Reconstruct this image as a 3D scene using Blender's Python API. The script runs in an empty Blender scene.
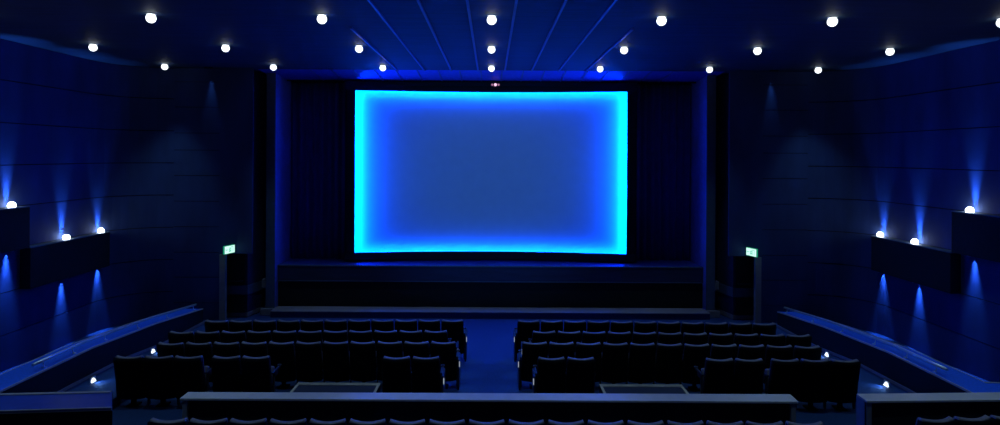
import bpy, math, random
from mathutils import Vector, Matrix
random.seed(7)
SC = bpy.context.scene
COL = SC.collection
R = math.radians
H = 4.88                       # eye height above the flat floor by the stage

# ------------------------------------------------------------------ camera
cam_d = bpy.data.cameras.new('camera')
cam = bpy.data.objects.new('camera', cam_d); COL.objects.link(cam)
cam_d.sensor_width = 36.0
cam_d.lens = 606 / 1000 * 36.0
cam_d.shift_x = 0.009
cam_d.shift_y = -0.0575
cam.matrix_world = Matrix.Translation((0, 0, H)) @ Matrix.Rotation(R(90), 4, 'X') @ Matrix.Rotation(R(0.3), 4, 'Z')
SC.camera = cam

# ------------------------------------------------------------------ world, view
w = bpy.data.worlds.new('world'); SC.world = w; w.use_nodes = True
w.node_tree.nodes['Background'].inputs[0].default_value = (0.10, 0.32, 1.0, 1)
w.node_tree.nodes['Background'].inputs[1].default_value = 0.012
SC.view_settings.view_transform = 'Standard'
SC.view_settings.look = 'None'
SC.view_settings.gamma = 1
SC.view_settings.use_curve_mapping = False
SC.view_settings.exposure = 0.0
SC.cycles.use_denoising = True
SC.cycles.max_bounces = 6
SC.cycles.diffuse_bounces = 4
SC.cycles.glossy_bounces = 3
SC.cycles.sample_clamp_indirect = 3.0
SC.cycles.blur_glossy = 0.5
SC.cycles.caustics_reflective = False
SC.cycles.caustics_refractive = False

# light levels (all used inside the lamp builders below)
DOWN_W, DOWN_COL = 150.0, (0.34, 0.66, 1.0)
UP_W, UP_COL = 800.0, (0.06, 0.25, 1.0)
STRIP_COL = (0.0, 0.066, 1.0)
STRIP_SIDE, STRIP_TOP, STRIP_BOTTOM = 520.0, 210.0, 150.0
AISLE_W = 2.0
# unseen spot behind the camera, added to lift the centre of the screen
pl = bpy.data.lights.new('screen_fill', 'SPOT'); pl.energy = 4200; pl.color = (0.05, 0.25, 0.85)
pl.spot_size = R(28); pl.spot_blend = 1.0; pl.shadow_soft_size = 0.05
po = bpy.data.objects.new('screen_fill', pl); COL.objects.link(po)
po.location = (0, -1.0, 6.6); po.rotation_mode = 'QUATERNION'
po.rotation_quaternion = (Vector((0, 19.9, 4.3)) - po.location).to_track_quat('-Z', 'Y')

# ------------------------------------------------------------------ materials
def mat(name, col, rough=0.7, metal=0.0, spec=0.5, noise=0.0, scale=8.0, bump=0.0, bscale=60.0, stretch=None, sheen=0.0):
    m = bpy.data.materials.new(name); m.use_nodes = True
    nt = m.node_tree; b = nt.nodes['Principled BSDF']
    b.inputs['Base Color'].default_value = (*col, 1)
    b.inputs['Roughness'].default_value = rough
    b.inputs['Metallic'].default_value = metal
    b.inputs['Specular IOR Level'].default_value = spec
    if sheen: b.inputs['Sheen Weight'].default_value = sheen
    tc = nt.nodes.new('ShaderNodeTexCoord'); mp = nt.nodes.new('ShaderNodeMapping')
    nt.links.new(tc.outputs['Object'], mp.inputs['Vector'])
    if stretch: mp.inputs['Scale'].default_value = stretch
    if noise:
        n = nt.nodes.new('ShaderNodeTexNoise'); n.inputs['Scale'].default_value = scale; n.inputs['Detail'].default_value = 5
        cr = nt.nodes.new('ShaderNodeValToRGB')
        cr.color_ramp.elements[0].position = 0.3; cr.color_ramp.elements[1].position = 0.7
        cr.color_ramp.elements[0].color = (*[c * (1 - noise) for c in col], 1)
        cr.color_ramp.elements[1].color = (*[min(1, c * (1 + noise)) for c in col], 1)
        nt.links.new(mp.outputs[0], n.inputs['Vector']); nt.links.new(n.outputs[0], cr.inputs[0])
        nt.links.new(cr.outputs[0], b.inputs['Base Color'])
    if bump:
        n2 = nt.nodes.new('ShaderNodeTexNoise'); n2.inputs['Scale'].default_value = bscale; n2.inputs['Detail'].default_value = 3
        bp = nt.nodes.new('ShaderNodeBump'); bp.inputs['Strength'].default_value = bump; bp.inputs['Distance'].default_value = 0.01
        nt.links.new(mp.outputs[0], n2.inputs['Vector']); nt.links.new(n2.outputs[0], bp.inputs['Height'])
        nt.links.new(bp.outputs[0], b.inputs['Normal'])
    return m

def emit(name, col, strength):
    m = bpy.data.materials.new(name); m.use_nodes = True
    nt = m.node_tree
    for n in list(nt.nodes): nt.nodes.remove(n)
    e = nt.nodes.new('ShaderNodeEmission'); o = nt.nodes.new('ShaderNodeOutputMaterial')
    e.inputs[0].default_value = (*col, 1); e.inputs[1].default_value = strength
    nt.links.new(e.outputs[0], o.inputs[0])
    return m

M = dict(
    wall=mat('wall_fabric', (0.022, 0.05, 0.18), 0.85, noise=0.25, scale=1.3, bump=0.25, bscale=25, stretch=(1, 1, 0.35)),
    wall_gap=mat('wall_gap', (0.004, 0.005, 0.012), 0.9, noise=0.2),
    front_wall=mat('front_wall_fabric', (0.015, 0.022, 0.08), 0.85, noise=0.2, scale=1.5, bump=0.2),
    ceiling=mat('ceiling_panels', (0.025, 0.055, 0.11), 0.65, spec=0.3, noise=0.2, scale=2.0, bump=0.25, bscale=6, stretch=(0.4, 5, 1)),
    rib=mat('ceiling_rib', (0.10, 0.15, 0.45), 0.35, noise=0.1),
    carpet=mat('blue_carpet', (0.005, 0.042, 0.155), 0.75, noise=0.25, scale=30, bump=0.4, bscale=160),
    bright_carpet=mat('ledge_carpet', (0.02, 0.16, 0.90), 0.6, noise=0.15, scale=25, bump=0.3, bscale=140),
    black=mat('matte_black', (0.005, 0.006, 0.009), 0.85, noise=0.2),
    fascia=mat('stage_fascia', (0.03, 0.035, 0.09), 0.7, noise=0.2, scale=3, stretch=(0.4, 1, 3)),
    stage=mat('stage_boards', (0.03, 0.06, 0.36), 0.4, noise=0.2, scale=3, stretch=(1, 0.2, 1)),
    pale=mat('pale_grey_laminate', (0.72, 0.60, 0.52), 0.30, noise=0.06, scale=6),
    greytrim=mat('grey_trim', (0.33, 0.28, 0.27), 0.5, noise=0.08),
    column=mat('grey_blue_paint', (0.09, 0.13, 0.19), 0.6, noise=0.1),
    reveal=mat('reveal_screen_glow', (0.22, 0.32, 0.95), 0.6, noise=0.1),  # blue light of the screen put into the base colour
    curtain=mat('dark_curtain', (0.04, 0.05, 0.28), 0.9, noise=0.15, scale=4, bump=0.2, sheen=0.2),
    seat=mat('seat_fabric', (0.24, 0.20, 0.22), 0.45, noise=0.2, scale=20, bump=0.3, bscale=200),
    shell=mat('seat_shell', (0.004, 0.004, 0.007), 0.9, spec=0.15, noise=0.15),
    arm=mat('armrest_plastic', (0.03, 0.035, 0.05), 0.35, noise=0.1),
    steel=mat('steel', (0.92, 0.92, 0.94), 0.45, metal=1.0, noise=0.05),
    screen=mat('screen_cloth', (0.80, 0.80, 0.80), 0.9, spec=0.1, noise=0.02, scale=3),
    lamp_ring=mat('lamp_ring', (0.55, 0.57, 0.60), 0.35, noise=0.05),
    bulb=emit('bulb_glow', (0.86, 0.96, 1.0), 2.5),
    wall_bulb=emit('wall_bulb_glow', (0.80, 0.92, 1.0), 18.0),
    step_bulb=emit('step_bulb_glow', (0.75, 0.90, 1.0), 3.0),
    aisle_bulb=emit('aisle_bulb_glow', (0.75, 0.85, 1.0), 0.5),
    strip_side=emit('strip_side', STRIP_COL, STRIP_SIDE),
    strip_top=emit('strip_top', STRIP_COL, STRIP_TOP),
    strip_bottom=emit('strip_bottom', STRIP_COL, STRIP_BOTTOM),
    exit_face=emit('exit_sign_face', (0.62, 1.0, 0.90), 1.15),
    exit_mark=emit('exit_sign_mark', (0.20, 0.85, 0.62), 0.8),
    exit_edge=emit('exit_sign_edge', (0.02, 0.5, 0.28), 0.5),
    pink=emit('pink_lens', (1.0, 0.55, 0.80), 1.2),
    pink_dim=emit('pink_lens_dim', (0.8, 0.35, 0.65), 0.45),
)

# ------------------------------------------------------------------ mesh helpers
class MB:
    def __init__(s): s.v = []; s.f = []; s.mi = []
    def add(s, vs, fs, mi=0):
        o = len(s.v); s.v += [tuple(p) for p in vs]
        for f in fs: s.f.append(tuple(i + o for i in f)); s.mi.append(mi)
    def box(s, x0, x1, y0, y1, z0, z1, mi=0):
        s.add([(x0,y0,z0),(x1,y0,z0),(x1,y1,z0),(x0,y1,z0),(x0,y0,z1),(x1,y0,z1),(x1,y1,z1),(x0,y1,z1)],
              [(0,3,2,1),(4,5,6,7),(0,1,5,4),(1,2,6,5),(2,3,7,6),(3,0,4,7)], mi)
    def prism(s, poly, z0, z1, mi=0):
        """poly: plan points (x, y) or (x, y, z_offset); vertical extrusion"""
        n = len(poly)
        a = sum(poly[i][0]*poly[(i+1)%n][1] - poly[(i+1)%n][0]*poly[i][1] for i in range(n))
        if a < 0: poly = poly[::-1]
        zo = [p[2] if len(p) > 2 else 0 for p in poly]
        vs = [(p[0], p[1], z0) for p in poly] + [(p[0], p[1], z1 + zo[i]) for i, p in enumerate(poly)]
        s.add(vs, [tuple(range(n-1, -1, -1)), tuple(range(n, 2*n))] + [(i, (i+1) % n, n+(i+1) % n, n+i) for i in range(n)], mi)
    def sweep(s, path, prof, mi=0, closed_prof=True, caps=True):
        """path: plan points (x,y[,z]); prof: (offset to the left of travel, z)"""
        P = [Vector((p[0], p[1])) for p in path]; zz = [p[2] if len(p) > 2 else 0 for p in path]
        n = len(P); m = len(prof); vs = []
        for i in range(n):
            d1 = (P[i]-P[i-1]).normalized() if i else (P[1]-P[0]).normalized()
            d2 = (P[i+1]-P[i]).normalized() if i < n-1 else d1
            t = (d1+d2).normalized(); nrm = Vector((-t.y, t.x)); k = 1/max(0.5, t.dot(d2))
            for (o, z) in prof:
                q = P[i] + nrm*o*k; vs.append((q.x, q.y, z+zz[i]))
        fs = []
        for i in range(n-1):
            for j in range(m if closed_prof else m-1):
                a = i*m+j; b = i*m+(j+1) % m
                fs.append((a, b, b+m, a+m))
        if caps and closed_prof:
            fs.append(tuple(range(m-1, -1, -1))); fs.append(tuple(range((n-1)*m, n*m)))
        s.add(vs, fs, mi)
    def tube(s, pts, r, n=10, mi=0):
        pts = [Vector(p) for p in pts]; vs = []; up = Vector((0, 0, 1))
        for i, p in enumerate(pts):
            a = pts[max(0, i-1)]; b = pts[min(len(pts)-1, i+1)]
            t = (b-a).normalized(); u = t.cross(up)
            if u.length < 1e-3: u = t.cross(Vector((1, 0, 0)))
            u.normalize(); v = u.cross(t)
            for k in range(n):
                an = 2*math.pi*k/n; vs.append(p + u*math.cos(an)*r + v*math.sin(an)*r)
        fs = [(i*n+k, i*n+(k+1) % n, (i+1)*n+(k+1) % n, (i+1)*n+k) for i in range(len(pts)-1) for k in range(n)]
        fs += [tuple(range(n-1, -1, -1)), tuple(range((len(pts)-1)*n, len(pts)*n))]
        s.add(vs, fs, mi)
    def lathe(s, prof, n=24, mi=0, c=(0, 0, 0)):
        """prof: (r, z) list"""
        m = len(prof)
        vs = [(c[0]+r*math.cos(2*math.pi*k/n), c[1]+r*math.sin(2*math.pi*k/n), c[2]+z) for k in range(n) for (r, z) in prof]
        s.add(vs, [(k*m+j, ((k+1) % n)*m+j, ((k+1) % n)*m+j+1, k*m+j+1) for k in range(n) for j in range(m-1)], mi)
    def build(s, name, mats, parent=None, smooth=False, bevel=0, loc=None, rotz=0, recalc=True, segs=2):
        me = bpy.data.meshes.new(name); me.from_pydata(s.v, [], s.f)
        if not isinstance(mats, (list, tuple)): mats = [mats]
        for m in mats: me.materials.append(m)
        for p, i in zip(me.polygons, s.mi): p.material_index = i; p.use_smooth = smooth
        me.update()
        if recalc:
            import bmesh
            bm = bmesh.new(); bm.from_mesh(me); bmesh.ops.recalc_face_normals(bm, faces=bm.faces); bm.to_mesh(me); bm.free()
        o = bpy.data.objects.new(name, me); COL.objects.link(o)
        if parent: o.parent = parent
        if loc: o.location = loc
        o.rotation_euler.z = rotz
        if bevel:
            b = o.modifiers.new('bevel', 'BEVEL'); b.width = bevel; b.segments = segs; b.limit_method = 'ANGLE'
            b.angle_limit = R(40)
        return o

def tag(o, label=None, cat=None, group=None, kind=None):
    if label: o['label'] = label
    if cat: o['category'] = cat
    if group: o['group'] = group
    if kind: o['kind'] = kind
    return o
def empty(name, loc, rz=0):
    o = bpy.data.objects.new(name, None); COL.objects.link(o)
    o.location = loc; o.rotation_euler.z = rz; o.empty_display_size = 0.1
    return o
def struct(o): o['kind'] = 'structure'; return o
def copy_tree(o, parent=None):
    c = o.copy(); COL.objects.link(c); c.parent = parent
    for ch in list(o.children): copy_tree(ch, c)
    return c
def spot(name, parent, loc, direction, watts, col, size, blend=1.0, radius=0.04):
    l = bpy.data.lights.new(name, 'SPOT'); l.energy = watts; l.color = col
    l.spot_size = R(size); l.spot_blend = blend; l.shadow_soft_size = radius
    o = bpy.data.objects.new(name, l); COL.objects.link(o); o.parent = parent
    o.location = loc; o.rotation_mode = 'QUATERNION'
    o.rotation_quaternion = Vector(direction).to_track_quat('-Z', 'Y')
    return o
ORD = ['first', 'second', 'third', 'fourth', 'fifth', 'sixth', 'seventh', 'eighth', 'ninth', 'tenth', 'eleventh',
       'twelfth', 'thirteenth', 'fourteenth', 'fifteenth', 'sixteenth', 'seventeenth']

# ------------------------------------------------------------------ room shell
CEIL = H + 2.5
WX = 10.8
FLANK = 17.8
BACK = 20.3
def floor_z(y):
    return 0.0 if y > 14.5 else (14.5 - max(y, 7.0)) * 0.038
# floor
fb = MB(); ys = [-1.5, 7.0] + [7.0 + i*0.5 for i in range(1, 16)] + [BACK]
vs = []; n = len(ys)
for y in ys: vs += [(-WX-0.3, y, floor_z(y)), (WX+0.3, y, floor_z(y))]
vs += [(x, y, z-0.3) for (x, y, z) in vs]
fs = [(2*i, 2*i+1, 2*i+3, 2*i+2) for i in range(n-1)] + [(2*n+2*i+2, 2*n+2*i+3, 2*n+2*i+1, 2*n+2*i) for i in range(n-1)]
fs += [(2*i, 2*i+2, 2*n+2*i+2, 2*n+2*i) for i in range(n-1)] + [(2*i+1, 2*n+2*i+1, 2*n+2*i+3, 2*i+3) for i in range(n-1)]
fs += [(0, 2*n, 2*n+1, 1), (2*n-2, 2*n-1, 4*n-1, 4*n-2)]
fb.add(vs, fs); struct(fb.build('floor', M['carpet']))

# ceiling, with the raised ribs that run towards the screen as its own relief
cb = MB(); cb.box(-WX-0.3, WX+0.3, -1.5, 18.3, CEIL, CEIL+0.2)
cb.add([(x, y, z) for x in (-6.9, 6.9) for (y, z) in ((17.9, CEIL-0.001), (19.42, H+2.37), (19.42, CEIL+0.1), (17.9, CEIL+0.1))],
       [(0, 1, 2, 3), (7, 6, 5, 4), (0, 4, 5, 1), (1, 5, 6, 2), (2, 6, 7, 3), (3, 7, 4, 0)], 2)
cb.box(-WX-0.3, WX+0.3, 18.3, BACK+0.2, CEIL+0.02, CEIL+0.2)
for k in range(-4, 4):
    x = (k+0.5)*0.79; y0 = 5.0 if abs(x) < 2.5 else 11.9
    cb.box(x-0.022, x+0.022, y0, 17.9, CEIL-0.035, CEIL+0.01, 1)
for k in range(-9, 9):
    x = (k+0.5)*0.63
    cb.add([(xx, y, z) for xx in (x-0.02, x+0.02) for (y, z) in ((17.95, CEIL-0.025), (19.40, H+2.35), (19.40, H+2.40), (17.95, CEIL))],
           [(0, 1, 2, 3), (7, 6, 5, 4), (0, 4, 5, 1), (1, 5, 6, 2), (2, 6, 7, 3), (3, 7, 4, 0)], 1)
struct(cb.build('ceiling', [M['ceiling'], M['rib'], mat('soffit_lit_blue', (0.07, 0.13, 0.75), 0.6, noise=0.1)]))  # soffit colour lightened to carry the blue glow near the screen

def panel_wall(name, path, z_edges, m, gap=0.022, depth=0.035, back=0.2):
    b = MB()
    b.sweep(path, [(0, 0), (0, CEIL), (-back, CEIL), (-back, 0)], 1)
    zs = sorted(z_edges)
    for a, c in zip(zs[:-1], zs[1:]):
        b.sweep(path, [(-0.005, a+gap/2), (depth, a+gap/2), (depth, c-gap/2), (-0.005, c-gap/2)], 0)
    return struct(b.build(name, [m, M['wall_gap']]))
side_edges = [0.0] + [H + d for d in (-4.05, -3.11, -2.17, -1.22, -0.28, 0.66, 1.60)] + [CEIL]
flank_edges = [0.0, 0.5, 1.25] + [H + d for d in (-2.9, -2.15, -1.4, -0.65, 0.1, 0.6, 1.36, 2.1)] + [CEIL]
def arc(cx, cy, r, a0, a1, n=10):
    return [(cx+r*math.cos(R(a0+(a1-a0)*i/n)), cy+r*math.sin(R(a0+(a1-a0)*i/n))) for i in range(n+1)]
CR = 1.5
left_path = arc(-WX+CR, FLANK-CR, CR, 90, 180) + [(-WX, -1.5)]            # inward normal to the left of travel
right_path = [(-x, y) for (x, y) in left_path][::-1]
panel_wall('wall_left', left_path, side_edges, M['wall'])
panel_wall('wall_right', right_path, side_edges, M['wall'])
lf = [(-7.93, FLANK), (-WX+CR, FLANK)]
panel_wall('wall_front_left', lf, flank_edges, M['wall'], 0.016)
panel_wall('wall_front_right', [(WX-CR, FLANK), (7.93, FLANK)], flank_edges, M['wall'], 0.016)

for sgn, side, nn in ((-1, 'left', 1), (1, 'right', 2)):
    # wall around the exit recess, running in to the proscenium column
    A0, A1, B1 = (-7.93, 18.1), (-7.25, 18.1), (-7.06, 18.95)
    b = MB()
    def pth(pts): return [(p[0]*-sgn, p[1]) for p in pts] if sgn < 0 else [(-p[0], p[1]) for p in pts]
    pts = [A0, A1, B1, (-6.75, 18.95)]
    pts = [(-p[0]*sgn*-1*-1, p[1]) if False else (p[0]*(-sgn)*-1*(-1), p[1]) for p in pts] if False else [((p[0] if sgn < 0 else -p[0]), p[1]) for p in pts]
    if sgn < 0: pts = pts[::-1]
    b.sweep(pts, [(0, 0), (0, CEIL), (-0.12, CEIL), (-0.12, 0)])
    struct(b.build('wall_exit_' + side, M['front_wall']))
    b = MB(); xs = sorted((6.98*sgn, 7.96*sgn)); b.box(xs[0], xs[1], FLANK-0.036, FLANK+0.01, 1.95, CEIL)
    struct(b.build('wall_lintel_' + side, M['wall']))
    # return behind the flank panels
    b = MB(); x = 7.93*sgn
    b.box(min(x, x+0.12*sgn), max(x, x+0.12*sgn), FLANK+0.001, 18.25, 0, CEIL)
    struct(b.build('wall_return_' + side, M['front_wall']))
    # rail band and skirting on that wall
    for (z0, z1, num, dep) in ((0.68, 0.95, 1, 0.03), (0.02, 0.14, 2, 0.02)):
        b = MB(); b.sweep(pts, [(0.0, z0), (dep, z0), (dep, z1), (0.0, z1)])
        struct(b.build('trim_%d' % (num + (0 if sgn < 0 else 2)), M['column'] if num == 1 else M['greytrim']))
    b = MB(); xs = sorted((6.80*sgn, 7.00*sgn))
    b.box(xs[0], xs[1], 18.55, 18.94, 0.78, 1.04); b.box(*sorted((6.56*sgn, 6.95*sgn)), 18.3, 18.395, 0.0, 0.2)
    struct(b.build('trim_%d' % (5 if sgn < 0 else 6), M['greytrim'], bevel=0.01))
    # exit door: dark leaf between a pale jamb and a head
    b = MB(); xs = sorted((7.30*sgn, 7.78*sgn))
    d = empty('door_%d' % nn, (0, 0, 0)); struct(d)
    b.box(xs[0], xs[1], 18.02, 18.07, 0.15, 0.66); b.box(xs[0], xs[1], 18.02, 18.07, 0.97, 1.94)
    b.build('door_leaf', M['black'], d, bevel=0.008)
    b = MB(); xs = sorted((7.76*sgn, 7.94*sgn))
    b.box(xs[0], xs[1], FLANK-0.06, FLANK+0.06, 0, 1.93)
    b.build('jamb', M['greytrim'], d, bevel=0.01)
    b = MB(); b.tube([(7.34*sgn, 17.97, 1.1), (7.74*sgn, 17.97, 1.1)], 0.018)
    for xx in (7.36, 7.72): b.box(xx*sgn-0.015, xx*sgn+0.015, 17.97, 18.03, 1.08, 1.12)
    b.build('push_bar', M['arm'], d)
    # proscenium column: grey front, glow-tinted reveal running back to the screen wall
    b = MB(); xs = sorted((6.56*sgn, 6.82*sgn))
    b.box(xs[0], xs[1], 18.4, 18.45, 0.0, CEIL)
    xs = sorted((6.56*sgn, 6.80*sgn))
    b.box(xs[0], xs[1], 18.45, BACK, 0.0, CEIL-0.01, 1)
    struct(b.build('wall_column_' + side, [M['column'], M['reveal']]))
    # exit sign
    t = empty('exit_sign', (7.54*sgn, 17.52, 1.99), 0)
    tag(t, 'small glowing pale green exit sign beside the %s stage door' % side, 'exit sign', 'exit signs')
    ang = math.atan2(0.40, 0.133) if sgn < 0 else math.pi - math.atan2(0.40, 0.133)
    b = MB(); b.box(-0.21, 0.21, 0.0, 0.05, 0, 0.24)
    t.rotation_euler.z = ang if sgn < 0 else ang + math.pi
    b.build('housing', M['exit_edge'], t, bevel=0.006)
    b = MB(); b.box(-0.195, 0.195, -0.006, 0.001, 0.015, 0.225); b.build('face', M['exit_face'], t)
    b = MB(); yy0, yy1 = -0.011, -0.005       # running figure, arrow and doorway
    b.box(0.04, 0.055, yy0, yy1, 0.04, 0.20); b.box(0.115, 0.13, yy0, yy1, 0.04, 0.20); b.box(0.055, 0.115, yy0, yy1, 0.185, 0.20)
    b.box(-0.165, -0.07, yy0, yy1, 0.11, 0.128); b.prism([(-0.165, yy0), (-0.165, yy1), (-0.155, yy1), (-0.155, yy0)], 0.09, 0.15)
    b.box(-0.01, 0.012, yy0, yy1, 0.165, 0.19); b.box(-0.02, 0.01, yy0, yy1, 0.105, 0.16)
    b.box(-0.045, -0.02, yy0, yy1, 0.125, 0.14); b.box(0.01, 0.032, yy0, yy1, 0.135, 0.15)
    b.box(-0.04, -0.01, yy0, yy1, 0.05, 0.10); b.box(0.0, 0.03, yy0, yy1, 0.06, 0.105)
    b.build('running_figure_symbol', M['exit_mark'], t)
    b = MB(); b.tube([(0.17*-sgn, 0.025, 0.24), (0.17*-sgn, 0.025, 0.27)], 0.01); b.tube([(0.17*-sgn, 0.025, 0.265), (0.26*-sgn, 0.05, 0.265)], 0.01)
    b.build('bracket', M['black'], t)

# screen wall behind everything, dark header above the screen
b = MB(); b.box(-7.2, 7.2, BACK, BACK+0.2, 0, CEIL); struct(b.build('wall_front', M['black']))

# ------------------------------------------------------------------ stage
STZ = 1.46
b = MB(); b.box(-6.555, 6.555, 18.70, BACK, STZ-0.08, STZ); t = empty('stage', (0, 0, 0)); tag(t, 'wide raised stage with dark panelled front below the glowing screen', 'stage')
b.build('deck', M['stage'], t)
b = MB(); b.box(-6.55, 6.55, 18.66, 18.72, 0.99, STZ-0.035)
for k in range(1, 11):
    pass
b.build('upper_fascia', M['fascia'], t)
b = MB(); b.box(-6.55, 6.55, 18.64, 18.72, STZ-0.035, STZ+0.004); b.build('nosing', M['column'], t, bevel=0.006)
b = MB(); b.box(-6.55, 6.55, 18.64, 18.72, 0.965, 0.99); b.build('fascia_rail', M['column'], t)
b = MB(); b.box(-6.55, 6.55, 18.71, 18.78, 0.0, 0.965); b.build('lower_fascia', M['black'], t)
t = empty('stage_step', (0, 0, 0)); tag(t, 'long low carpeted step with a pale tread along the stage front', 'step')
b = MB(); b.box(-6.55, 6.55, 18.06, 18.64, 0.0, 0.17); b.build('riser', M['carpet'], t)
b = MB(); b.box(-6.55, 6.55, 18.04, 18.35, 0.17, 0.20); b.box(-6.55, 6.55, 18.35, 18.64, 0.17, 0.20)
b.build('tread', M['greytrim'], t, bevel=0.006)

# ------------------------------------------------------------------ screen with its light strips
def sy(x): return 19.95 - 0.40*(x/4.37)**2
HWD, ZT, ZB = 4.31, H+2.03, H-3.12
NX = 28
scr = empty('cinema_screen', (0, 0, 0)); tag(scr, 'large blank cinema screen glowing blue, rimmed by bright cyan light', 'screen')
b = MB(); vs = []; fs = []
for i in range(NX+1):
    x = -4.55 + 9.1*i/NX
    for j, dz in enumerate((ZB-0.25, ZT+0.25)):
        vs += [(x, sy(x), dz), (x, sy(x)+0.03, dz)]
for i in range(NX):
    a = i*4
    fs += [(a, a+4, a+6, a+2), (a+1, a+3, a+7, a+5), (a, a+1, a+5, a+4), (a+2, a+6, a+7, a+3)]
fs += [(0, 2, 3, 1), (NX*4, NX*4+1, NX*4+3, NX*4+2)]
b.add(vs, fs); b.build('screen_cloth', M['screen'], scr, smooth=False)
def cpath(x0, x1, off, n=NX): return [(x0+(x1-x0)*i/n, sy(x0+(x1-x0)*i/n)+off) for i in range(n+1)]
GAP = 0.34
for nm, z0, z1 in (('top_masking', ZT, ZT+0.28), ('bottom_masking', ZB-0.24, ZB)):
    b = MB(); p = cpath(-4.62, 4.62, -GAP)
    b.sweep(p, [(0, z0), (0, z1), (-0.02, z1), (-0.02, z0)])
    zz = z1 if nm[0] == 't' else z0
    b.sweep(p, [(0, zz-0.01), (0, zz+0.01), (GAP+0.05, zz+0.01), (GAP+0.05, zz-0.01)])
    b.build(nm, M['black'], scr)
for s_ in (-1, 1):
    b = MB(); xs = sorted((HWD*s_, 4.62*s_))
    b.box(xs[0], xs[1], sy(HWD)-GAP-0.02, sy(HWD)-GAP, ZB-0.24, ZT+0.28)
    xs = sorted((4.60*s_, 4.62*s_)); b.box(xs[0], xs[1], sy(HWD)-GAP-0.02, sy(HWD)+0.03, ZB-0.24, ZT+0.28)
    b.build('side_masking', M['black'], scr)
# strips: tucked behind the masking lips, facing the cloth
for nm, z, dz, mm in (('top_light_strip', ZT+0.045, 1, M['strip_top']), ('bottom_light_strip', ZB-0.045, -1, M['strip_bottom'])):
    b = MB(); p = cpath(-HWD-0.03, HWD+0.03, -0.19)
    b.sweep(p, [(0, z-0.02), (0, z+0.02)], 0, closed_prof=False)
    o = b.build(nm, mm, scr, recalc=False)
for s_ in (-1, 1):
    b = MB(); x = (HWD+0.045)*s_; y = sy(HWD)-0.26
    b.add([(x-0.02, y, ZB), (x+0.02, y, ZB), (x+0.02, y, ZT), (x-0.02, y, ZT)], [(0, 1, 2, 3)])
    b.build('side_light_strip', M['strip_side'], scr, recalc=False)
for x in (-4.0, 3.9):
    b = MB(); b.box(x, x+0.1, 19.98, 20.1, STZ, ZB+0.3); b.build('support_post', M['black'], scr)

# curtains either side
for s_, side in ((-1, 'left'), (1, 'right')):
    t = empty('stage_curtain', (0, 0, 0)); tag(t, 'tall dark pleated stage curtain hanging %s of the screen' % side, 'curtain', 'curtains beside the screen')
    path = []; n = 120; x0, x1 = 4.66, 6.53
    for i in range(n+1):
        x = x0 + (x1-x0)*i/n
        path.append((s_*x, 19.86 + 0.055*math.sin(x*26) + 0.025*math.sin(x*11.3+s_)))
    if s_ < 0: path = path[::-1]
    b = MB(); b.sweep(path, [(0, STZ+0.002), (0, CEIL-0.16), (-0.012, CEIL-0.16), (-0.012, STZ+0.002)])
    b.build('pleated_cloth', M['curtain'], t, smooth=True)
    xs = sorted((x0*s_, x1*s_)); b = MB(); b.box(xs[0], xs[1], 19.78, 19.95, CEIL-0.16, CEIL-0.02); b.build('curtain_track', M['black'], t)
t = empty('valance', (0, 0, 0)); tag(t, 'narrow black valance board spanning above the screen', 'valance')
b = MB(); b.box(-6.54, 6.54, 19.37, 19.415, H+2.33, CEIL-0.1); b.box(-4.66, 4.66, 19.37, 19.415, ZT+0.18, H+2.345); b.build('valance_board', M['black'], t)
t = empty('indicator_lamp', (0.13, 19.345, H+2.24)); tag(t, 'tiny pink triple lamp on the valance above the screen', 'lamp')
b = MB(); b.box(-0.17, 0.17, -0.03, 0.02, -0.06, 0.06); b.build('housing', M['black'], t, bevel=0.01)
for x, mm in ((-0.10, 'pink_dim'), (0, 'pink'), (0.10, 'pink_dim')):
    b = MB(); r = 0.05 if x == 0 else 0.036
    b.tube([(x, -0.045, 0), (x, -0.028, 0)], r, 14); b.build('lens', M[mm], t)

# ------------------------------------------------------------------ ceiling downlights
def make_downlight():
    t = empty('ceiling_downlight', (0, 0, 0))
    b = MB(); b.lathe([(0.04, -0.002), (0.04, 0.0), (0.085, 0.0), (0.09, -0.006), (0.08, -0.014), (0.045, -0.014), (0.04, -0.002)])
    b.build('trim_ring', M['lamp_ring'], t, smooth=True)
    b = MB(); b.lathe([(0.086*math.cos(R(a)), -0.082-0.086*math.sin(R(a))) for a in range(-70, 90, 10)] + [(0.001, -0.168)], 20)
    b.build('bulb', M['bulb'], t, smooth=True)
    spot('downlight_beam', t, (0, 0, -0.20), (0, 0, -1), DOWN_W, DOWN_COL, 60, 1.0, 0.07)
    return t
dl0 = make_downlight(); used = False
LX = [-9.14, -6.10, -3.04, 0, 3.04, 6.10, 9.14]
COLN = ['beside the left wall', 'second column from the left wall', 'third column from the left wall', 'in the middle column',
        'third column from the right wall', 'second column from the right wall', 'beside the right wall']
for ri, (y, rn) in enumerate(((16.95, 'row nearest the screen'), (13.9, 'middle visible row'), (10.85, 'visible row nearest the viewer'), (7.9, 'row above the viewer'))):
    for ci, x in enumerate(LX):
        o = dl0 if not used else copy_tree(dl0); used = True
        o.location = (x, y, CEIL)
        tag(o, 'round white ceiling downlight, %s, %s' % (rn, COLN[ci]), 'ceiling light', 'ceiling downlights')
# slot lights added for the wash on the flanking walls, their source unseen
for s_, side in ((-1, 'left'), (1, 'right')):
    t = empty('added_washer', (8.2*s_, 17.58, CEIL)); tag(t, 'added dim slot light washing down the wall %s of the stage opening' % side, 'ceiling light', 'added wall washers')
    b = MB(); b.box(-0.12, 0.12, -0.04, 0.04, -0.03, 0.0); b.build('housing', M['black'], t, bevel=0.005)
    spot('added_washer_beam', t, (0, 0.10, -0.04), (0, 0.01, -1), 45.0, (0.15, 0.42, 1.0), 28, 1.0, 0.03)

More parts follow.
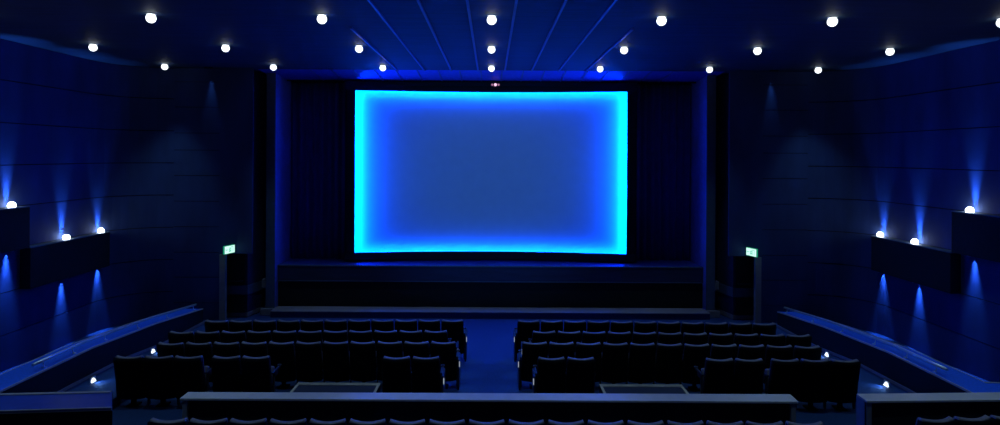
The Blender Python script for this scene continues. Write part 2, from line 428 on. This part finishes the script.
# ------------------------------------------------------------------ wall boxes with up and down lights
def wall_box(s_, side, y0, y1, zt, lamps, which):
    t = empty('wall_box', (0, 0, 0)); tag(t, '%s dark box panel jutting from the %s wall' % (which, side), 'wall box', 'wall boxes')
    xs = sorted(((WX-0.03)*s_, (WX-0.28)*s_))
    b = MB(); b.box(xs[0], xs[1], y0, y1, zt-0.95, zt-0.02); b.build('box_body', M['black'], t, bevel=0.01)
    b = MB(); b.box(xs[0], xs[1], y0, y1, zt-0.02, zt); b.build('top_board', M['column'], t)
    for y in lamps:
        x = (WX-0.16)*s_
        b = MB(); b.tube([(x, y, zt-0.95), (x, y, zt-0.975)], 0.05, 14); lp = b.build('under_lamp', M['lamp_ring'], t)
        spot('under_beam', t, (x+0.07*s_, y, zt-0.97), (0.03*s_, 0, -1), UP_W*0.8, UP_COL, 34, 1.0, 0.06)
    for i, y in enumerate(lamps):
        x = (WX-0.16)*s_
        u = empty('wall_uplight', (x, y, zt))
        if which[:5] == 'lower': place = 'the lower %s wall box, %s from the screen' % (side, 'nearest' if i == 0 else 'farther')
        else: place = 'the upper %s wall box' % side
        if which[:5] == 'lower':
            lab = 'small bright uplight on the lower %s wall box, its lamp %s the screen' % (side, 'nearer' if i == 0 else 'farther from')
        else: lab = 'small bright uplight on top of the upper %s wall box' % side
        tag(u, lab, 'wall light', 'wall uplights')
        b = MB(); b.lathe([(0.0005, 0), (0.06, 0), (0.06, 0.01), (0.045, 0.012)], 18); b.build('base', M['lamp_ring'], u, smooth=True)
        b = MB(); b.lathe([(0.05, 0.01)] + [(0.078*math.cos(R(a)), 0.045+0.078*math.sin(R(a))) for a in range(-30, 90, 10)] + [(0.001, 0.123)], 18)
        b.build('bulb', M['wall_bulb'], u, smooth=True)
        spot('up_beam', u, (0.080*s_, 0, 0.10), (0.03*s_, 0, 1), UP_W, UP_COL, 34, 1.0, 0.07)
for s_, side in ((-1, 'left'), (1, 'right')):
    wall_box(s_, side, 13.86, 16.2, H-2.17, (16.0 if False else 15.95, 15.3), 'lower') if False else None
    wall_box(s_, side, 13.86, 16.75, H-2.17, (16.55, 15.2), 'lower')
    wall_box(s_, side, 11.0, 13.84, H-1.22, (13.46,), 'upper')

# ------------------------------------------------------------------ side ledge walls, handrails, side aisles
LZ = [(17.30, 0.45), (17.2, 0.47), (14.9, 0.71), (12.5, 0.87), (10.75, 0.88), (9.2, 0.88)]
def ledge_z(y):
    for (a, za), (c, zc) in zip(LZ[:-1], LZ[1:]):
        if c <= y <= a: return za + (zc-za)*(a-y)/(a-c)
    return LZ[-1][1]
AZ = [(17.7, 0.01), (15.2, 0.08), (13.5, 0.25), (11.8, 0.29), (9.0, 0.30)]
def aisle_z(y):
    for (a, za), (c, zc) in zip(AZ[:-1], AZ[1:]):
        if c <= y <= a: return za + (zc-za)*(a-y)/(a-c)
    return 0.30
for s_, side in ((-1, 'left'), (1, 'right')):
    t = empty('ledge_wall', (0, 0, 0)); tag(t, 'low black wall with a bright blue sloping top beside the %s aisle' % side, 'low wall', 'side ledge walls')
    ysn = [17.3, 17.2, 16, 14.9, 13.7, 12.5, 11.6, 10.75]
    b = MB(); c = MB(); e = MB()
    def strip(mb, xa, xb, yl, za, zb, zf, zbot=None):
        vs = []
        for y in yl:
            z = zf(y)
            lo = (0.0 if zbot is None else zbot)
            vs += [(xa*s_, y, z+za), (xb*s_, y, z+za), (xb*s_, y, z+zb if zbot is None else lo), (xa*s_, y, z+zb if zbot is None else lo)]
        m = len(yl)
        fs = [(4*i+j, 4*i+(j+1) % 4, 4*i+4+(j+1) % 4, 4*i+4+j) for i in range(m-1) for j in range(4)]
        fs += [(0, 1, 2, 3), (4*m-4, 4*m-1, 4*m-2, 4*m-3)]
        mb.add(vs, fs)
    strip(b, 8.20, 8.80, ysn, -0.03, 0, ledge_z, -0.02 if False else 0.0)
    b.prism([(8.20*s_, 9.98), (8.20*s_, 10.75), ((WX-0.04)*s_, 10.75), ((WX-0.04)*s_, 9.98)], 0.0, 0.85)
    b.build('wall_body', M['black'], t)
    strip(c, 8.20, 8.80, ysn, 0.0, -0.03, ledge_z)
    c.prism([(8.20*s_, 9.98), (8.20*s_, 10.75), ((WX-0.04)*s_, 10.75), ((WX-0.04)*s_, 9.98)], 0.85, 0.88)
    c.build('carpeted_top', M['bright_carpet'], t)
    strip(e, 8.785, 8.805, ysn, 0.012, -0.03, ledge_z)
    strip(e, 8.190, 8.205, ysn+[9.98], 0.010, -0.025, ledge_z)
    e.box(*sorted((8.79*s_, (WX-0.04)*s_)), 10.74, 10.765, 0.85, 0.892)
    e.build('edge_strip', M['pale'], t)
    e = MB(); yb = [17.6, 15.2, 13.5, 11.8, 9.98]
    strip(e, 8.180, 8.20, yb, 0.06, 0.0, aisle_z); e.build('skirting', M['greytrim'], t)
    # handrail
    t = empty('handrail', (0, 0, 0)); tag(t, 'shiny steel handrail on short brackets along the %s ledge' % side, 'handrail', 'side handrails')
    b = MB(); ry = [17.15, 16.2, 14.9, 13.7, 12.5, 11.6, 11.05]
    b.tube([(8.33*s_, y, ledge_z(y)+0.13) for y in ry], 0.03, 12); b.build('rail', M['steel'], t, smooth=True)
    for y in (17.0, 15.6, 14.3, 13.1, 12.1, 11.3):
        b = MB(); z = ledge_z(y); b.tube([(8.33*s_, y, z+0.125), (8.33*s_, y, z+0.05), (8.30*s_, y, z+0.0)], 0.011, 8)
        b.lathe([(0.0005, 0.012), (0.035, 0.012), (0.035, 0.0)], 12, 0, (8.30*s_, y, z))
        b.build('bracket', M['steel'], t)
    # aisle ramp
    t = MB(); strip(t, 7.02, 8.175, [17.7, 17.0, 15.2, 13.5, 11.8, 10.0], 0.0, 0, aisle_z, -0.05)
    o = t.build('side_aisle_ramp', M['carpet']); tag(o, 'blue carpeted ramp of the %s side aisle' % side, 'ramp', 'side aisle ramps')
    # step lights by the wall foot
    for k, y in enumerate((14.3, 12.15)):
        t = empty('step_light', (7.96*s_, y, aisle_z(y)+0.02)); 
        tag(t, 'tiny white step light at the foot of the %s ledge, %s' % (side, 'the one nearer the stage' if k == 0 else 'the one nearer the viewer'), 'step light', 'step lights')
        b = MB(); b.box(-0.012, 0.012, -0.08, 0.08, -0.02, 0.09); b.build('plate', M['steel'], t, bevel=0.004)
        b = MB(); x0 = -0.018*s_
        b.add([(x0-0.012*s_, -0.065, -0.01), (x0-0.012*s_, 0.065, -0.01), (x0-0.012*s_, 0.0, 0.07), (-0.012*s_, -0.065, -0.01), (-0.012*s_, 0.065, -0.01), (-0.012*s_, 0.0, 0.07)],
                 [(0, 1, 2), (3, 5, 4), (0, 3, 4, 1), (1, 4, 5, 2), (2, 5, 3, 0)])
        b.build('lens', M['step_bulb'], t)
        spot('step_beam', t, (-0.06*s_, 0, 0.07), (-1*s_, 0, -0.35), 6.0, (0.15, 0.4, 1.0), 140, 1.0, 0.03)

# ------------------------------------------------------------------ parapets in front of the viewer
PZ = H - 3.84
t = empty('parapet', (0, 0, 0)); tag(t, 'long pale-topped parapet wall across the centre behind the nearest seats', 'parapet', 'parapets')
tag(t, 'long pale-topped parapet crossing the centre in front of the nearest seat row', 'parapet', 'parapets')
b = MB(); b.box(-4.80, 4.78, 9.58, 9.75, 0.1, PZ-0.035); b.build('parapet_body', M['black'], t)
b = MB(); b.prism([(-4.86, 9.50), (4.84, 9.50), (4.86, 9.80), (-4.86, 9.76)], PZ-0.035, PZ); b.build('top_capping', M['pale'], t, bevel=0.006)
for x in (-4.83, 4.74):
    b = MB(); b.box(x, x+0.07, 9.52, 9.60, 0.1, PZ-0.035); b.build('end_post', M['greytrim'], t)
t = empty('parapet', (0, 0, 0)); tag(t, 'parapet on the right with a pale top and grey end, beyond the aisle', 'parapet', 'parapets')
b = MB(); b.prism([(5.97, 9.60), (9.2, 9.72), (9.2, 9.90), (5.97, 9.80)], 0.1, PZ-0.035); b.build('parapet_body', M['black'], t)
b = MB(); b.prism([(5.93, 9.53), (9.2, 9.66), (9.2, 9.96), (5.95, 9.83)], PZ-0.035, PZ); b.build('top_capping', M['pale'], t, bevel=0.006)
b = MB(); b.box(5.94, 5.97, 9.56, 9.82, 0.1, PZ-0.035); b.box(5.94, 6.02, 9.55, 9.60, 0.1, PZ-0.035); b.build('end_post', M['greytrim'], t)
t = empty('parapet', (0, 0, 0)); tag(t, 'parapet on the left with a deep glossy blue top', 'parapet', 'parapets')
b = MB(); b.prism([(-5.72, 9.18), (-9.2, 8.88), (-9.2, 9.52), (-6.06, 9.74)], 0.1, PZ-0.035); b.build('parapet_body', M['black'], t)
b = MB(); b.prism([(-5.70, 9.13), (-9.2, 8.81), (-9.2, 9.53), (-6.08, 9.76)], PZ-0.035, PZ)
b.build('top_board', mat('blue_laminate', (0.01, 0.05, 0.36), 0.35, noise=0.1), t, bevel=0.006)
b = MB(); b.sweep([(-9.2, 9.53), (-6.08, 9.76)], [(0, PZ-0.04), (0, PZ+0.012), (-0.07, PZ+0.012), (-0.07, PZ-0.04)])
b.sweep([(-9.2, 8.81), (-5.70, 9.13)], [(0, PZ-0.04), (0, PZ+0.006), (0.03, PZ+0.006), (0.03, PZ-0.04)]); b.build('edge_strip', M['greytrim'], t)

# wheelchair platforms with pale nosing
for s_, side in ((-1, 'left'), (1, 'right')):
    t = empty('wheelchair_platform', (0, 0, 0)); tag(t, 'low wheelchair platform edged in pale nosing, %s of the centre aisle' % side, 'platform', 'wheelchair platforms')
    xa, xb = 2.19, 3.84; z = 0.29
    b = MB(); b.box(*sorted((xa*s_, xb*s_)), 9.84, 12.12, 0.02, z); b.build('deck', M['fascia'], t)
    b = MB(); b.box(*sorted((xa*s_, xb*s_)), 12.02, 12.14, z-0.01, z+0.015)
    for x in (xa, xb-0.05): b.box(*sorted((x*s_, (x+0.05)*s_)), 9.85, 12.02, z-0.01, z+0.015)
    b.build('nosing', M['pale'], t)

# ------------------------------------------------------------------ cinema seats
PITCH = 0.55
def make_seat(left_arm, right_arm, nm='cinema_chair'):
    t = empty(nm, (0, 0, 0))
    # backrest: curved cushion, its middle bulging to the rear; faces +Y
    def bow(x): return -0.062*(1-(x/0.25)**2)
    rows = [(0.36, 0.02, 0.10), (0.50, -0.005, 0.11), (0.70, -0.05, 0.10), (0.88, -0.085, 0.09), (0.955, -0.10, 0.095), (0.978, -0.10, 0.085), (0.985, -0.10, 0.06)]
    nx = 10
    def slab(rows, y_extra, hw0, top_drop=0.0):
        vs = []
        for (z, yc, th) in rows:
            ring = []; hw = hw0*(1.0 if z < 0.9 else 0.975 if z < 0.96 else 0.95)
            for i in range(nx+1):
                x = -hw + 2*hw*i/nx; ring.append((x, yc+bow(x)-th/2+y_extra, z - top_drop*(1-(x/hw)**2)*(z > 0.8)))
            for i in range(nx, -1, -1):
                x = -hw + 2*hw*i/nx; ring.append((x, yc+bow(x)+th/2+y_extra, z - top_drop*(1-(x/hw)**2)*(z > 0.8)))
            vs += ring
        m = 2*(nx+1); fs = []
        for r in range(len(rows)-1):
            for j in range(m): fs.append((r*m+j, r*m+(j+1) % m, (r+1)*m+(j+1) % m, (r+1)*m+j))
        for i in range(nx):
            fs.append((i, i+1, m-2-i, m-1-i)); o = (len(rows)-1)*m; fs.append((o+i, o+m-1-i, o+m-2-i, o+i+1))
        return vs, fs
    b = MB(); b.add(*slab(rows, 0.03, 0.25, 0.02)); b.build('backrest', M['seat'], t, smooth=True, bevel=0.008)
    b = MB(); b.add(*slab([(0.17, 0.015, 0.09), (0.50, -0.02, 0.09), (0.70, -0.06, 0.09), (0.89, -0.095, 0.09), (0.957, -0.105, 0.09)], -0.005, 0.261)); b.build('back_shell', M['shell'], t, smooth=True)
    # seat cushion tipped up
    b = MB(); vs = []
    for (y, z) in ((0.10, 0.38), (0.20, 0.36), (0.30, 0.66), (0.20, 0.70)):
        vs += [(-0.23, y, z), (0.23, y, z)]
    b.add(vs, [(0, 1, 3, 2), (2, 3, 5, 4), (4, 5, 7, 6), (6, 7, 1, 0), (0, 2, 4, 6), (1, 7, 5, 3)]); b.build('seat_cushion', M['seat'], t, bevel=0.03, segs=3)
    b = MB(); b.box(-0.20, 0.20, 0.03, 0.11, 0.33, 0.39); b.box(-0.03, 0.03, 0.03, 0.11, 0.0, 0.34); b.box(-0.09, 0.09, -0.03, 0.19, 0, 0.02)
    b.build('pedestal', M['shell'], t)
    for x, on in ((-PITCH/2, left_arm), (PITCH/2, right_arm)):
        if not on: continue
        b = MB(); b.box(x-0.022, x+0.022, 0.02, 0.42, 0.60, 0.64); b.box(x-0.016, x+0.016, 0.06, 0.12, 0.0, 0.60); b.box(x-0.016, x+0.016, 0.06, 0.30, 0.52, 0.60)
        a = b.build('armrest', M['arm'], t, bevel=0.008)
        b = MB(); b.lathe([(0.020, 0.60), (0.024, 0.655), (0.040, 0.66), (0.040, 0.64)], 14, 0, (x, 0.40, 0))
        b.build('cup_holder', M['arm'], a, smooth=True)
    return t
protos = {}
def chair(x, y, z, label, group, la=True, ra=False, rz=0, panel=None):
    k = (la, ra, None if panel is None else round(panel, 3))
    if k not in protos:
        o = protos[k] = make_seat(la, ra)
        if panel is not None: end_panel(o, panel)
    else: o = copy_tree(protos[k])
    o.location = (x, y, z); o.rotation_euler.z = rz
    tag(o, label, 'chair', group)
    return o
def end_panel(parent, dx):
    s_ = 1 if dx > 0 else -1
    b = MB(); b.box(dx-0.02, dx+0.02, -0.10, 0.38, 0.0, 0.62); p = b.build('end_panel', M['arm'], parent, bevel=0.015)
    if abs(dx) > 0.4:
        b = MB(); b.box(*sorted((dx, s_*PITCH/2)), 0.0, 0.34, 0.56, 0.60); b.build('end_shelf', M['arm'], parent, bevel=0.008)
    b = MB(); b.box(*sorted((dx+0.018*s_, dx+0.030*s_)), -0.105, -0.075, 0.47, 0.58)
    b.build('aisle_light', M['aisle_bulb'], p)
    spot('aisle_beam', parent, (dx+0.07*s_, 0.0, 0.45), (0.25*s_, 0, -1), AISLE_W, (0.15, 0.40, 1.0), 75, 1.0, 0.02)

F = 606.0
def xw(px, d): return (px-491)*d/F
ROWS = [(14.25, 453.3, 529.5, 23.3, 'front row'), (13.25, 436.5, 545.2, 25.0, 'second row'), (12.35, 444.2, 536.0, 27.0, 'third row')]
for (d, lc, rc, pp, rn) in ROWS:
    for s_, c0, side in ((-1, lc, 'left'), (1, rc, 'right')):
        first = xw(c0, d); g = '%s seats %s of the centre aisle' % (rn, side)
        for k in range(11):
            x = first + s_*k*PITCH*0.995
            y = d - 0.0045*x*x
            outer = (k == 10); inner = (k == 0)
            la = True if s_ > 0 else True; ra = False
            # arm on the left of each; the right-hand seat of each run closes it
            ra = inner if s_ < 0 else outer
            o = chair(x, y+0.12, floor_z(y), 'dark cinema chair, %s %s of centre aisle, %s' % (rn, side, 'on the aisle' if k == 0 else ('at its outer end' if k == 10 else ORD[k]+' from that aisle')), g, la, ra, rz=R(0.5*x), panel=None if k else -s_*(0.46 if abs(x) > 1.0 else PITCH/2+0.035))
D4 = 11.3
R4 = [((130.5, 160, 189.5), 'far left', 'group of three by the left aisle'), ((227, 256.6), 'left pair', 'pair beside the left group of three'),
      ((397.3, 427), 'centre left pair', 'pair just left of the centre aisle'),
      ((552.7, 582.3), 'centre right pair', 'pair just right of the centre aisle'), ((721, 750.6), 'right pair', 'pair beside the right group of three'),
      ((786.5, 816.2, 845.8), 'far right', 'group of three by the right aisle')]
for pxs, nm, desc in R4:
    cx = sum(xw(p, D4) for p in pxs)/len(pxs)
    for k, p in enumerate(pxs):
        x = cx + (k-(len(pxs)-1)/2)*PITCH
        pos = ('left', 'right')[k] if len(pxs) == 2 else ('left', 'middle', 'right')[k]
        y = D4 - 0.001*x*x
        z = floor_z(y)
        dx = PITCH/2+0.035
        chair(x, y+0.12, z, 'dark cinema chair, fourth row, %s chair of the %s' % (pos, desc), 'fourth row seats', True, k == len(pxs)-1,
              panel=dx if (nm == 'centre left pair' and k == 1) else -dx if (nm == 'centre right pair' and k == 0) else None)
D5 = 8.33
for k in range(17):
    x = xw(168.5+39.95*k, D5)
    chair(x, D5+0.12, floor_z(D5), 'dark cinema chair in the nearest row, %s from its left end' % ORD[k], 'nearest row seats', True, k == 16)
for k in range(3):
    x = 6.22 + 0.55*k
    chair(x, 8.42+0.12+0.05*k, floor_z(8.4)+0.03, 'dark cinema chair behind the right parapet, %s' % ('nearest the aisle', 'second from the aisle', 'third from the aisle')[k], 'seats behind the right parapet', True, k == 2, rz=R(6))
